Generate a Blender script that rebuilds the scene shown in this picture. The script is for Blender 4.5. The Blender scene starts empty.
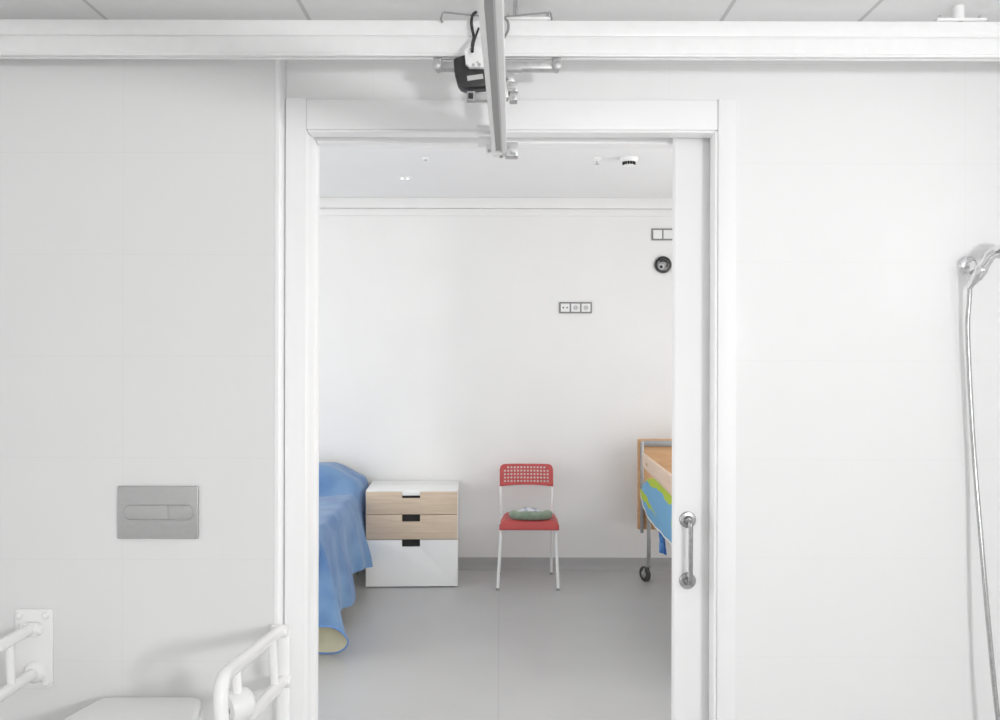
import bpy, bmesh, math, random
from mathutils import Vector, Matrix

random.seed(7)
PI = math.pi
S = bpy.context.scene
COL = S.collection
F = 880.0          # focal length in pixels of the 1000 px wide frame
CH = 1.54          # camera height

# ------------------------------------------------------------------ materials
def principled(name, col, rough=0.5, metal=0.0, spec=0.5, sheen=0.0):
    m = bpy.data.materials.new(name)
    m.use_nodes = True
    b = m.node_tree.nodes['Principled BSDF']
    b.inputs['Base Color'].default_value = (*col, 1)
    b.inputs['Roughness'].default_value = rough
    b.inputs['Metallic'].default_value = metal
    b.inputs['Specular IOR Level'].default_value = spec
    if sheen:
        b.inputs['Sheen Weight'].default_value = sheen
    return m

def nt(m):
    return m.node_tree.nodes, m.node_tree.links, m.node_tree.nodes['Principled BSDF']

def noise_mat(name, c1, c2, scale=8, rough=0.5, metal=0, spec=0.5, bump=0.0, stretch=(1, 1, 1), detail=4, sheen=0.0, lo=0.35, hi=0.65, bscale=None):
    m = principled(name, c1, rough, metal, spec, sheen)
    n, l, b = nt(m)
    tc = n.new('ShaderNodeTexCoord')
    mp = n.new('ShaderNodeMapping'); mp.inputs['Scale'].default_value = stretch
    l.new(tc.outputs['Object'], mp.inputs['Vector'])
    tx = n.new('ShaderNodeTexNoise'); tx.inputs['Scale'].default_value = scale; tx.inputs['Detail'].default_value = detail
    l.new(mp.outputs['Vector'], tx.inputs['Vector'])
    r = n.new('ShaderNodeValToRGB')
    r.color_ramp.elements[0].position = lo; r.color_ramp.elements[0].color = (*c1, 1)
    r.color_ramp.elements[1].position = hi; r.color_ramp.elements[1].color = (*c2, 1)
    l.new(tx.outputs['Fac'], r.inputs['Fac'])
    l.new(r.outputs['Color'], b.inputs['Base Color'])
    if bump:
        t2 = tx
        if bscale:
            t2 = n.new('ShaderNodeTexNoise'); t2.inputs['Scale'].default_value = bscale
            l.new(mp.outputs['Vector'], t2.inputs['Vector'])
        bp = n.new('ShaderNodeBump'); bp.inputs['Strength'].default_value = bump; bp.inputs['Distance'].default_value = 0.01
        l.new(t2.outputs['Fac'], bp.inputs['Height'])
        l.new(bp.outputs['Normal'], b.inputs['Normal'])
    return m

def math_node(n, l, op, a, bv=None):
    x = n.new('ShaderNodeMath'); x.operation = op
    for i, v in enumerate((a, bv)):
        if v is None: continue
        if isinstance(v, (int, float)): x.inputs[i].default_value = v
        else: l.new(v, x.inputs[i])
    return x.outputs[0]

def line_mask(n, l, coord, origin, period, half):
    """1 on a joint every `period` along coord, 0 elsewhere"""
    t = math_node(n, l, 'SUBTRACT', coord, origin)
    p = math_node(n, l, 'PINGPONG', t, period / 2.0)
    return math_node(n, l, 'LESS_THAN', p, half)

def tile_mat(name, col, grout, zo, zp, xo, xp, axis='X', rough=0.05, half=0.0010):
    m = principled(name, col, rough, 0, 0.09)
    n, l, b = nt(m)
    tc = n.new('ShaderNodeTexCoord'); sp = n.new('ShaderNodeSeparateXYZ')
    l.new(tc.outputs['Object'], sp.inputs[0])
    a = line_mask(n, l, sp.outputs['Z'], zo, zp, half)
    c = line_mask(n, l, sp.outputs[axis], xo, xp, half)
    k = math_node(n, l, 'MAXIMUM', a, c)
    mx = n.new('ShaderNodeMix'); mx.data_type = 'RGBA'
    mx.inputs[6].default_value = (*col, 1); mx.inputs[7].default_value = (*grout, 1)
    l.new(k, mx.inputs[0]); l.new(mx.outputs[2], b.inputs['Base Color'])
    rr = math_node(n, l, 'MULTIPLY_ADD', k, 0.5); 
    b.inputs['Roughness'].default_value = rough
    bp = n.new('ShaderNodeBump'); bp.inputs['Strength'].default_value = 0.10; bp.inputs['Distance'].default_value = 0.001; bp.invert = True
    l.new(k, bp.inputs['Height']); l.new(bp.outputs['Normal'], b.inputs['Normal'])
    return m

M = {}
M['tile_l'] = tile_mat('gloss_tile_boxing', (.80, .80, .80), (.765, .765, .765), 1.549, 0.3, -1.112, 0.9)
M['tile_r'] = tile_mat('gloss_tile_door_wall', (.86, .86, .86), (.83, .83, .83), 1.540, 0.3, 1.413, 0.9)
M['tile_side'] = tile_mat('gloss_tile_side', (.86, .86, .86), (.82, .82, .82), 1.540, 0.3, 0.5, 0.9, axis='Y')
M['paint'] = noise_mat('white_wall_paint', (.80, .795, .785), (.815, .81, .80), 3, 0.75, spec=.25)
M['ceil_bed'] = noise_mat('white_ceiling_paint', (.82, .82, .82), (.83, .83, .83), 3, 0.8, spec=.2)
M['joinery'] = noise_mat('white_lacquer_joinery', (.91, .91, .912), (.915, .915, .917), 4, 0.4, spec=.2)
M['alu_white'] = noise_mat('white_powder_coat', (.86, .86, .86), (.88, .88, .88), 30, 0.32, spec=.45)
M['steel_tube'] = principled('white_enamel_tube', (.90, .90, .89), 0.22, 0, 0.5)
M['ceramic'] = principled('white_ceramic', (.84, .84, .83), 0.12, 0, 0.5)
M['plastic_white'] = principled('white_plastic', (.85, .85, .84), 0.3, 0, 0.45)
M['satin'] = noise_mat('satin_chrome_plate', (.48, .48, .48), (.52, .52, .52), 60, 0.42, metal=.55, stretch=(1, 1, 12))
M['chrome'] = principled('polished_chrome', (.82, .82, .83), 0.09, 1.0)
M['steel'] = noise_mat('brushed_steel', (.36, .36, .36), (.44, .44, .44), 90, 0.3, metal=1.0)
M['zinc'] = noise_mat('zinc_plated_steel', (.50, .50, .50), (.60, .60, .60), 40, 0.45, metal=.6)
M['slot'] = principled('grey_track_slot', (.48, .48, .48), 0.5, .2)
M['slot_edge'] = principled('grey_track_step', (.68, .68, .68), 0.45, .2)
M['black'] = noise_mat('black_motor_casing', (.022, .022, .022), (.035, .035, .035), 50, 0.45)
M['rubber'] = principled('dark_rubber', (.05, .05, .05), 0.6)
M['cable'] = principled('black_cable', (.03, .03, .03), 0.5)
M['sticker'] = principled('silver_rating_sticker', (.55, .55, .54), 0.4)
M['hose'] = noise_mat('metal_shower_hose', (.50, .50, .50), (.62, .62, .62), 200, 0.25, metal=.9)
M['red'] = noise_mat('red_plastic', (.50, .082, .082), (.53, .092, .088), 12, 0.45, spec=.35)
M['leg_white'] = principled('white_chair_steel', (.82, .82, .82), 0.3)
M['green'] = noise_mat('grey_green_fleece', (.20, .26, .19), (.28, .34, .26), 25, 0.95, spec=.1, bump=.5, sheen=.3)
M['cloth_pale'] = noise_mat('pale_printed_cloth', (.66, .68, .72), (.22, .26, .38), 28, 0.9, spec=.1, lo=.52, hi=.60)
M['chest_white'] = noise_mat('white_melamine', (.82, .82, .81), (.835, .835, .825), 5, 0.4, spec=.4)
M['birch'] = noise_mat('pale_birch_foil', (.60, .475, .355), (.67, .545, .42), 5, 0.45, stretch=(1.0, 4, 16), spec=.35)
M['recess'] = principled('dark_grip_recess', (.02, .018, .018), 0.7)
M['beech'] = noise_mat('orange_beech_wood', (.62, .36, .19), (.72, .44, .25), 6, 0.4, stretch=(10, 1.2, 10), spec=.35)
M['beech_panel'] = noise_mat('beech_headboard_panel', (.58, .34, .18), (.65, .40, .22), 4, 0.45, stretch=(2, 2, 9), spec=.35)
M['beech_light'] = noise_mat('light_beech_board', (.76, .56, .42), (.82, .63, .49), 6, 0.4, stretch=(10, 1.0, 10), spec=.35)
M['bed_metal'] = noise_mat('grey_bed_steel', (.36, .36, .36), (.42, .42, .42), 30, 0.35, metal=.6)
M['mattress'] = noise_mat('pale_mattress_cover', (.55, .60, .66), (.60, .65, .70), 20, 0.9, spec=.1)
M['piping'] = principled('white_piping', (.75, .74, .70), 0.8)
M['blue_strap'] = noise_mat('blue_cotton', (.07, .20, .52), (.14, .32, .66), 40, 0.9, spec=.1)
M['frame_grey'] = principled('grey_plate_frame', (.22, .22, .22), 0.4)
M['pin'] = principled('dark_pin_hole', (.10, .10, .10), 0.6)
M['module'] = principled('white_socket_module', (.80, .80, .79), 0.35)
M['ring'] = principled('pale_grey_socket_ring', (.55, .55, .55), 0.4)
M['dark_gloss'] = principled('dark_gloss_plastic', (.03, .03, .03), 0.25)
M['mid_grey'] = principled('mid_grey_plastic', (.30, .30, .30), 0.4)
M['gasket'] = principled('grey_gasket', (.35, .35, .35), 0.6)
M['plinth'] = principled('dark_grey_plinth', (.20, .20, .20), 0.7)  # even dark grey, also used on the bed frame

# grey vinyl floor, one welded seam down the middle of the bedroom
def floor_mat():
    m = noise_mat('grey_vinyl_floor', (.49, .49, .488), (.515, .515, .513), 2.0, 0.36, spec=.5, detail=8)
    n, l, b = nt(m)
    ramp = [x for x in n if x.type == 'VALTORGB'][0]
    tc = [x for x in n if x.type == 'TEX_COORD'][0]
    sp = n.new('ShaderNodeSeparateXYZ'); l.new(tc.outputs['Object'], sp.inputs[0])
    k = line_mask(n, l, sp.outputs['X'], -0.004, 2.0, 0.0025)
    mx = n.new('ShaderNodeMix'); mx.data_type = 'RGBA'
    l.new(k, mx.inputs[0]); l.new(ramp.outputs['Color'], mx.inputs[6]); mx.inputs[7].default_value = (.435, .435, .435, 1)
    l.new(mx.outputs[2], b.inputs['Base Color'])
    return m
M['floor'] = floor_mat()
M['skirt'] = noise_mat('grey_vinyl_skirting', (.40, .40, .398), (.42, .42, .418), 3, 0.45, spec=.3)

# suspended ceiling: joints between the panels
def ceiling_mat():
    col = (.86, .86, .86)
    m = principled('white_ceiling_panels', col, 0.7, 0, .25)
    n, l, b = nt(m)
    tc = n.new('ShaderNodeTexCoord'); sp = n.new('ShaderNodeSeparateXYZ')
    l.new(tc.outputs['Object'], sp.inputs[0])
    k = None
    for x in (-1.755, -1.15, -0.558, 0.04, 0.642, 1.045, 1.65):
        d = math_node(n, l, 'ABSOLUTE', math_node(n, l, 'SUBTRACT', sp.outputs['X'], x))
        q = math_node(n, l, 'LESS_THAN', d, 0.006)
        k = q if k is None else math_node(n, l, 'MAXIMUM', k, q)
    q = line_mask(n, l, sp.outputs['Y'], 2.405, 0.6, 0.004)
    k = math_node(n, l, 'MAXIMUM', k, q)
    mx = n.new('ShaderNodeMix'); mx.data_type = 'RGBA'
    mx.inputs[6].default_value = (*col, 1); mx.inputs[7].default_value = (.60, .60, .60, 1)
    l.new(k, mx.inputs[0]); l.new(mx.outputs[2], b.inputs['Base Color'])
    return m
M['ceil_bath'] = ceiling_mat()

# blue bedspread with cream lining on the reverse
def bedspread_mat():
    m = noise_mat('blue_bedspread', (.105, .21, .42), (.18, .305, .50), 5, 0.9, spec=.12, sheen=.25, bump=.25, bscale=60, detail=6)
    n, l, b = nt(m)
    ramp = [x for x in n if x.type == 'VALTORGB'][0]
    g = n.new('ShaderNodeNewGeometry')
    mx = n.new('ShaderNodeMix'); mx.data_type = 'RGBA'
    l.new(g.outputs['Backfacing'], mx.inputs[0])
    l.new(ramp.outputs['Color'], mx.inputs[6]); mx.inputs[7].default_value = (.66, .63, .47, 1)
    l.new(mx.outputs[2], b.inputs['Base Color'])
    return m
M['bedspread'] = bedspread_mat()
M['hem'] = principled('blue_hem_binding', (.16, .30, .62), 0.9, 0, .1)

def print_mat():
    """blue cotton with big yellow-green shapes"""
    m = principled('blue_green_print', (.2, .4, .65), 0.9, 0, .1)
    n, l, b = nt(m)
    tc = n.new('ShaderNodeTexCoord'); sp = n.new('ShaderNodeSeparateXYZ')
    l.new(tc.outputs['Object'], sp.inputs[0])
    t = n.new('ShaderNodeTexNoise'); t.inputs['Scale'].default_value = 5.0; t.inputs['Detail'].default_value = 1.0
    l.new(tc.outputs['Object'], t.inputs[0])
    wob = math_node(n, l, 'MULTIPLY', math_node(n, l, 'SUBTRACT', t.outputs['Fac'], 0.5), 0.09)
    zz = math_node(n, l, 'ADD', sp.outputs['Z'], wob)
    k1 = math_node(n, l, 'GREATER_THAN', zz, 0.722)                  # green border along the top
    ln = math_node(n, l, 'MULTIPLY_ADD', sp.outputs['Y'], 0.10); ln.node.inputs[2].default_value = 0.628 - 6.1 * 0.10
    dd = math_node(n, l, 'ABSOLUTE', math_node(n, l, 'SUBTRACT', zz, ln))
    wd_ = math_node(n, l, 'MULTIPLY', math_node(n, l, 'SUBTRACT', sp.outputs['Y'], 5.45), 0.055)
    k2 = math_node(n, l, 'LESS_THAN', dd, wd_)                       # tapering green streak towards the head end
    t2 = n.new('ShaderNodeTexNoise'); t2.inputs['Scale'].default_value = 3.1; t2.inputs['Detail'].default_value = 1.0
    l.new(tc.outputs['Object'], t2.inputs[0])
    far = math_node(n, l, 'LESS_THAN', sp.outputs['Y'], 5.0)
    k3 = math_node(n, l, 'MULTIPLY', far, math_node(n, l, 'GREATER_THAN', t2.outputs['Fac'], 0.58))
    k = math_node(n, l, 'MAXIMUM', math_node(n, l, 'MAXIMUM', k1, k2), k3)
    mx = n.new('ShaderNodeMix'); mx.data_type = 'RGBA'
    mx.inputs[6].default_value = (.20, .42, .63, 1); mx.inputs[7].default_value = (.45, .56, .08, 1)
    l.new(k, mx.inputs[0]); l.new(mx.outputs[2], b.inputs['Base Color'])
    return m
M['print'] = print_mat()

def pane_mat():
    m = bpy.data.materials.new('window_glass'); m.use_nodes = True
    n, l = m.node_tree.nodes, m.node_tree.links
    n.clear()
    o = n.new('ShaderNodeOutputMaterial'); t = n.new('ShaderNodeBsdfTransparent'); g = n.new('ShaderNodeBsdfGlossy')
    g.inputs['Roughness'].default_value = 0.02
    mx = n.new('ShaderNodeMixShader'); mx.inputs[0].default_value = 0.06
    l.new(t.outputs[0], mx.inputs[1]); l.new(g.outputs[0], mx.inputs[2]); l.new(mx.outputs[0], o.inputs[0])
    return m
M['pane'] = pane_mat()

# ------------------------------------------------------------------ mesh building
class MB:
    """collects shapes (given in world coordinates) and links them as ONE mesh object"""
    def __init__(self): self.bm = bmesh.new()
    def _merge(self, b2, mi=0):
        for f in b2.faces: f.material_index = mi
        me = bpy.data.meshes.new('tmp'); b2.to_mesh(me); b2.free()
        self.bm.from_mesh(me); bpy.data.meshes.remove(me)
        return self
    def box(self, lo, hi, bev=0.0, seg=2, rot=None, mi=0):
        b = bmesh.new(); bmesh.ops.create_cube(b, size=1)
        c = [(lo[i] + hi[i]) / 2 for i in range(3)]; s = [abs(hi[i] - lo[i]) for i in range(3)]
        for v in b.verts: v.co = Vector((v.co[i] * s[i] for i in range(3)))
        if bev: bmesh.ops.bevel(b, geom=list(b.edges), offset=min(bev, min(s) * .49), segments=seg, affect='EDGES', profile=0.5)
        if rot is not None:
            for v in b.verts: v.co = rot @ v.co
        for v in b.verts: v.co += Vector(c)
        return self._merge(b, mi)
    def tube(self, pts, r, n=14, cap=True, mi=0, closed=False):
        pts = [Vector(p) for p in pts]
        R = r if isinstance(r, (list, tuple)) else [r] * len(pts)
        b = bmesh.new(); rings = []
        up = None
        for i, p in enumerate(pts):
            if closed: t = pts[(i + 1) % len(pts)] - pts[i - 1]
            elif i == 0: t = pts[1] - p
            elif i == len(pts) - 1: t = p - pts[i - 1]
            else: t = (pts[i + 1] - p).normalized() + (p - pts[i - 1]).normalized()
            t.normalize()
            if up is None:
                up = Vector((0, 0, 1)) if abs(t.z) < .9 else Vector((1, 0, 0))
            a = (up - t * up.dot(t)).normalized(); c = t.cross(a); up = a
            rings.append([b.verts.new(p + (a * math.cos(2 * PI * k / n) + c * math.sin(2 * PI * k / n)) * R[i]) for k in range(n)])
        m = len(pts)
        for i in range(m if closed else m - 1):
            q, w = rings[i], rings[(i + 1) % m]
            for k in range(n): b.faces.new((q[k], q[(k + 1) % n], w[(k + 1) % n], w[k]))
        if cap and not closed:
            b.faces.new(rings[0][::-1]); b.faces.new(rings[-1])
        bmesh.ops.recalc_face_normals(b, faces=b.faces)
        return self._merge(b, mi)
    def cyl(self, p, q, r, n=24, mi=0): return self.tube([p, q], r, n, mi=mi)
    def lathe(self, base, axis, prof, n=32, mi=0):
        """prof: list of (distance along axis, radius)"""
        ax = Vector(axis).normalized(); base = Vector(base)
        up = Vector((0, 0, 1)) if abs(ax.z) < .9 else Vector((1, 0, 0))
        a = (up - ax * up.dot(ax)).normalized(); c = ax.cross(a)
        b = bmesh.new(); rings = []
        for d, r in prof:
            r = max(r, 1e-5)
            rings.append([b.verts.new(base + ax * d + (a * math.cos(2 * PI * k / n) + c * math.sin(2 * PI * k / n)) * r) for k in range(n)])
        for q, w in zip(rings, rings[1:]):
            for k in range(n): b.faces.new((q[k], q[(k + 1) % n], w[(k + 1) % n], w[k]))
        b.faces.new(rings[0][::-1]); b.faces.new(rings[-1])
        bmesh.ops.remove_doubles(b, verts=b.verts, dist=2e-5)
        bmesh.ops.recalc_face_normals(b, faces=b.faces)
        return self._merge(b, mi)
    def prism(self, poly, h0, h1, plane='XZ', bev=0.0, mi=0):
        """poly in a plane, extruded along the third axis"""
        def P(u, v, w): return {'XZ': (u, w, v), 'XY': (u, v, w), 'YZ': (w, u, v)}[plane]
        b = bmesh.new()
        A = [b.verts.new(P(u, v, h0)) for u, v in poly]; B = [b.verts.new(P(u, v, h1)) for u, v in poly]
        m = len(poly)
        fa = b.faces.new(A); fb = b.faces.new(B[::-1])
        for k in range(m): b.faces.new((A[k], B[k], B[(k + 1) % m], A[(k + 1) % m]))
        bmesh.ops.recalc_face_normals(b, faces=b.faces)
        if bev:
            es = [e for e in b.edges if fa in e.link_faces or fb in e.link_faces]
            bmesh.ops.bevel(b, geom=es, offset=bev, segments=2, affect='EDGES', profile=.5)
        return self._merge(b, mi)
    def grid(self, fn, nu, nv, mi=0, skip=None, flip=False, closed_u=False):
        b = bmesh.new()
        V = [[b.verts.new(fn(i / nu, j / nv)) for j in range(nv + 1)] for i in range(nu + (0 if closed_u else 1))]
        L = len(V)
        for i in range(nu):
            for j in range(nv):
                if skip and skip(i, j): continue
                f = (V[i][j], V[(i + 1) % L][j], V[(i + 1) % L][j + 1], V[i][j + 1])
                b.faces.new(f[::-1] if flip else f)
        return self._merge(b, mi)
    def build(self, name, mat, parent=None, smooth=True, angle=40):
        me = bpy.data.meshes.new(name)
        if parent is not None:
            w = world_loc(parent)
            for v in self.bm.verts: v.co -= w
        self.bm.normal_update()
        self.bm.to_mesh(me); self.bm.free()
        for mm in (mat if isinstance(mat, (list, tuple)) else [mat]): me.materials.append(mm)
        if smooth:
            for p in me.polygons: p.use_smooth = True
            me.set_sharp_from_angle(angle=math.radians(angle))
        o = bpy.data.objects.new(name, me); COL.objects.link(o)
        if parent is not None: o.parent = parent
        return o

def world_loc(o):
    w = Vector(o.location)
    while o.parent is not None:
        o = o.parent; w += o.location
    return w

def thing(name, label, cat, loc, group=None):
    o = bpy.data.objects.new(name, None); o.empty_display_size = .05
    COL.objects.link(o); o.location = loc
    return tag(o, label, cat, group)
def tag(o, label, cat, group=None, kind=None):
    o['label'] = label; o['category'] = cat
    if group: o['group'] = group
    if kind: o['kind'] = kind
    return o
def struct(o, label=None, cat=None):
    o['kind'] = 'structure'
    if label: o['label'] = label
    if cat: o['category'] = cat
    return o
def part_label(o, label): o['label'] = label; return o
def box(lo, hi, bev=0.0, seg=2): return MB().box(lo, hi, bev, seg)
def bez(p0, p1, p2, p3, n=12):
    p0, p1, p2, p3 = map(Vector, (p0, p1, p2, p3)); R = []
    for i in range(n + 1):
        t = i / n; s = 1 - t
        R.append(p0 * s ** 3 + p1 * 3 * s * s * t + p2 * 3 * s * t * t + p3 * t ** 3)
    return R
def spline(pts, n=8):
    """Catmull-Rom through the points"""
    P = [Vector(p) for p in pts]; P = [P[0] * 2 - P[1]] + P + [P[-1] * 2 - P[-2]]
    out = []
    for i in range(1, len(P) - 2):
        for k in range(n):
            t = k / n
            a, b, c, d = P[i - 1], P[i], P[i + 1], P[i + 2]
            out.append(0.5 * ((2 * b) + (c - a) * t + (2 * a - 5 * b + 4 * c - d) * t * t + (3 * b - a - 3 * c + d) * t ** 3))
    out.append(P[-2]); return out
def round_path(pts, r, n=6):
    """polyline with filleted corners"""
    P = [Vector(p) for p in pts]; out = [P[0]]
    for a, b, c in zip(P, P[1:], P[2:]):
        u = (a - b).normalized(); w = (c - b).normalized()
        ang = u.angle(w); d = min(r / math.tan(ang / 2), (a - b).length * .49, (c - b).length * .49)
        s, e = b + u * d, b + w * d
        for k in range(n + 1):
            t = k / n
            out.append(s * (1 - t) ** 2 + b * 2 * t * (1 - t) + e * t * t)
    out.append(P[-1]); return out
def rrect(x0, y0, x1, y1, r, n=6):
    out = []
    for cx, cy, a0 in ((x1 - r, y1 - r, 0), (x0 + r, y1 - r, 90), (x0 + r, y0 + r, 180), (x1 - r, y0 + r, 270)):
        for k in range(n + 1):
            a = math.radians(a0 + 90 * k / n); out.append((cx + r * math.cos(a), cy + r * math.sin(a)))
    return out
def at(px, py, Y):
    """photo pixel + depth -> point in the room"""
    return Vector(((px - 500) / F * Y, Y, CH - (py - 360) / F * Y))

# ------------------------------------------------------------------ the setting
YW = 2.675                       # tiled door wall, bathroom face
YB = 2.850                       # the same wall, bedroom face
YC = 2.595                       # face of the tiled boxing left of the door
XL, XR = -2.05, 1.75             # bathroom side walls
YR = -1.7                        # bathroom rear wall
ZC = 2.53                        # bathroom ceiling
BX0, BX1 = -3.6, 2.6            # bedroom side walls
BY = 6.47                        # bedroom far wall
BZ = 2.73                        # bedroom ceiling
OX0, OX1, OZ = -0.5895, 0.657, 2.236   # door opening

struct(box((BX0 - .2, YR - .2, -.1), (BX1 + .2, BY + .2, 0)).build('floor', M['floor'], smooth=False))
struct(box((XL - .1, YR - .1, ZC), (XR + .1, YW, ZC + .08)).build('ceiling', M['ceil_bath'], smooth=False))
struct(box((BX0 - .1, YB, BZ), (BX1 + .1, BY + .1, BZ + .1)).build('ceiling', M['ceil_bed'], smooth=False))

w = MB()
w.box((BX0, YW, 0), (OX0, YB, BZ + .1))
w.box((OX0, YW, OZ), (OX1, YW + .055, BZ + .1)); w.box((OX0, YW + .125, OZ), (OX1, YB, BZ + .1)); w.box((OX0, YW + .055, OZ + .05), (OX1, YW + .125, BZ + .1))
w.box((OX1, YW, 0), (1.72, YW + .055, BZ + .1)); w.box((OX1, YW + .125, 0), (1.72, YB, BZ + .1)); w.box((OX1, YW + .055, OZ + .05), (1.72, YW + .125, BZ + .1))
w.box((1.72, YW, 0), (BX1, YB, BZ + .1))
struct(w.build('wall_front', M['tile_r'], smooth=False))
struct(box((XL, YC, 0), (-0.6645, YW, ZC)).build('wall_boxing', M['tile_l'], smooth=False))
struct(box((XL - .1, YR - .1, 0), (XL, YW, ZC)).build('wall_left', M['tile_side'], smooth=False))

def wall_with_window(name, axis, pos, thick, a0, a1, z1, wa0, wa1, wz0, wz1, mat):
    """wall in the plane axis=pos..pos+thick, running a0..a1, with one opening"""
    m = MB()
    def b(u0, u1, h0, h1):
        if axis == 'X': m.box((pos, u0, h0), (pos + thick, u1, h1))
        else: m.box((u0, pos, h0), (u1, pos + thick, h1))
    b(a0, wa0, 0, z1); b(wa1, a1, 0, z1); b(wa0, wa1, 0, wz0); b(wa0, wa1, wz1, z1)
    return struct(m.build(name, mat, smooth=False))
def window(name, axis, pos, wa0, wa1, wz0, wz1, mull):
    m = MB(); t = .05
    def b(u0, u1, h0, h1):
        if axis == 'X': m.box((pos, u0, h0), (pos + .06, u1, h1), .004)
        else: m.box((u0, pos, h0), (u1, pos + .06, h1), .004)
    b(wa0, wa0 + t, wz0, wz1); b(wa1 - t, wa1, wz0, wz1); b(wa0 + t, wa1 - t, wz0, wz0 + t); b(wa0 + t, wa1 - t, wz1 - t, wz1)
    for k in range(1, mull):
        c = wa0 + (wa1 - wa0) * k / mull; b(c - .03, c + .03, wz0 + t, wz1 - t)
    o = struct(m.build(name, M['joinery']))
    g = MB()
    if axis == 'X': g.box((pos + .028, wa0 + .02, wz0 + .02), (pos + .032, wa1 - .02, wz1 - .02))
    else: g.box((wa0 + .02, pos + .028, wz0 + .02), (wa1 - .02, pos + .032, wz1 - .02))
    g.build('pane', M['pane'], o, smooth=False)
    return o
W1 = (0.96, 2.07, 1.66, 2.26)
W5 = (-1.66, -1.20, 1.42, 2.02)  # added opening that goes with the extra side light
m5 = MB()                                                      # right wall with its window and an added second opening
for u0, u1, h0, h1 in ((YR, W5[0], 0, ZC), (W5[0], W5[1], 0, W5[2]), (W5[0], W5[1], W5[3], ZC), (W5[1], W1[0], 0, ZC), (W1[0], W1[1], 0, W1[2]), (W1[0], W1[1], W1[3], ZC), (W1[1], YW, 0, ZC)):
    m5.box((XR, u0, h0), (XR + .12, u1, h1))
struct(m5.build('wall_right', M['tile_side'], smooth=False))
window('added_side_window', 'X', XR + .05, *W5, 1)
window('window_1', 'X', XR + .05, *W1, 1)
W2 = (-1.2, 1.0, 1.0, 2.3)  # added opening behind the camera, for frontal fill
wall_with_window('wall_rear', 'Y', YR - .12, .12, XL, XR, ZC, *W2, M['paint'])
window('added_rear_window', 'Y', YR - .10, *W2, 2)
W3 = (3.05, 5.45, 0.12, 2.45)
wall_with_window('wall_far_left', 'X', BX0 - .12, .12, YB, BY, BZ, *W3, M['paint'])
window('window_3', 'X', BX0 - .10, *W3, 2)
W4 = (3.1, 5.3, 0.12, 2.4)  # added opening, evens out the light on the far wall
wall_with_window('wall_far_right', 'X', BX1, .12, YB, BY, BZ, *W4, M['paint'])
window('added_right_window', 'X', BX1 + .05, *W4, 2)
struct(box((BX0 - .12, BY, 0), (BX1 + .1, BY + .1, BZ)).build('wall_far', M['paint'], smooth=False))
# cornice: two flat steps under the bedroom ceiling
struct(box((BX0, BY - .022, 2.652), (BX1, BY, BZ), .004).build('trim_1', M['paint']))
struct(box((BX0, BY - .012, 2.598), (BX1, BY, 2.650), .004).build('trim_2', M['paint']))
# coved vinyl skirting, the floor run up the wall
def coved(name, poly, h0, h1, plane):
    return struct(MB().prism(poly, h0, h1, plane).build(name, M['skirt']))
prof = [(0, 0), (-.034, 0), (-.033, .002), (-.022, .007), (-.012, .016), (-.006, .028), (-.004, .045), (-.004, .087), (-.0025, .089), (0, .089)]
coved('baseboard_far', [(BY + a, b) for a, b in prof], BX0 + .001, BX1 - .001, 'YZ')
coved('baseboard_far_left', [(BX0 - a, b) for a, b in prof], YB + .001, BY - .036, 'XZ')
coved('baseboard_far_right', [(BX1 + a, b) for a, b in prof], YB + .001, BY - .036, 'XZ')

# door casing, jamb linings and the head slot of the sliding door
def casing(name, lo, hi, lab):
    o = struct(box(lo, hi, .003).build(name, M['joinery']), lab, 'door casing'); return o
casing('trim_3', (-.6505, YW - .016, 0), (-.587, YW - .0005, 2.331), 'white upright casing left of the doorway')
casing('trim_4', (OX1 + .001, YW - .016, 0), (.7145, YW - .0005, 2.331), 'white upright casing right of the doorway')
casing('trim_5', (-.5868, YW - .014, OZ + .001), (OX1, YW - .0005, 2.327), 'white horizontal casing above the doorway')
j = MB()                                                       # stepped linings
j.box((OX0 - .001, YW - .012, 0), (OX0 + .003, YW + .06, OZ - .001), .002)
j.box((OX0 - .001, YW + .060, 0), (OX0 + .0005, YW + .120, OZ - .001))
j.box((OX0 - .001, YW + .120, 0), (OX0 + .0015, YB + .012, OZ - .001), .002)
struct(j.build('trim_6', M['joinery']), 'stepped white lining of the left door jamb', 'door jamb')
j = MB()
j.box((OX1 - .008, YW - .012, 0), (OX1 + .0005, YW + .052, OZ - .001), .002)
struct(j.build('trim_7', M['joinery']), 'white lining of the right door jamb in front of the sliding door', 'door jamb')
j = MB()
j.box((OX0 + .006, YW - .012, OZ - .007), (OX1 - .008, YW + .052, OZ + .0005), .002)
j.box((OX0 + .006, YW + .124, OZ - .007), (OX1, YB + .012, OZ + .0005), .002)
struct(j.build('trim_8', M['joinery']), 'white lining under the door head with the track slot', 'door head')

struct(box((-.6644, YC - .003, 0), (-.6520, YW - .0005, ZC - .001), .002).build('trim_9', M['joinery']), 'white edge profile of the tiled boxing', 'edge profile')

# sliding door leaf, mostly in its pocket
d = box((0.544, 2.747, 0.008), (1.66, 2.787, OZ + .03), .006, 3).build('door_1', M['joinery'])
struct(d, 'white sliding door leaf half drawn into the wall pocket', 'door')
hx, hz0, hz1 = 0.5865, CH - (580 - 360) / 320.3, CH - (519 - 360) / 320.3
hb = MB().tube(round_path([(hx, 2.747, hz0), (hx, 2.700, hz0), (hx, 2.700, hz1), (hx, 2.747, hz1)], .012), .0068, 14).build('pull_handle', M['steel'], d)
part_label(hb, 'brushed steel pull handle of the sliding door')
for z in (hz0, hz1):
    MB().lathe((hx, 2.7468, z), (0, -1, 0), [(0, .0255), (.006, .0255), (.009, .023), (.010, .014), (.016, .012), (.030, .0095)], 28).build('rose', M['steel'], hb)

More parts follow.
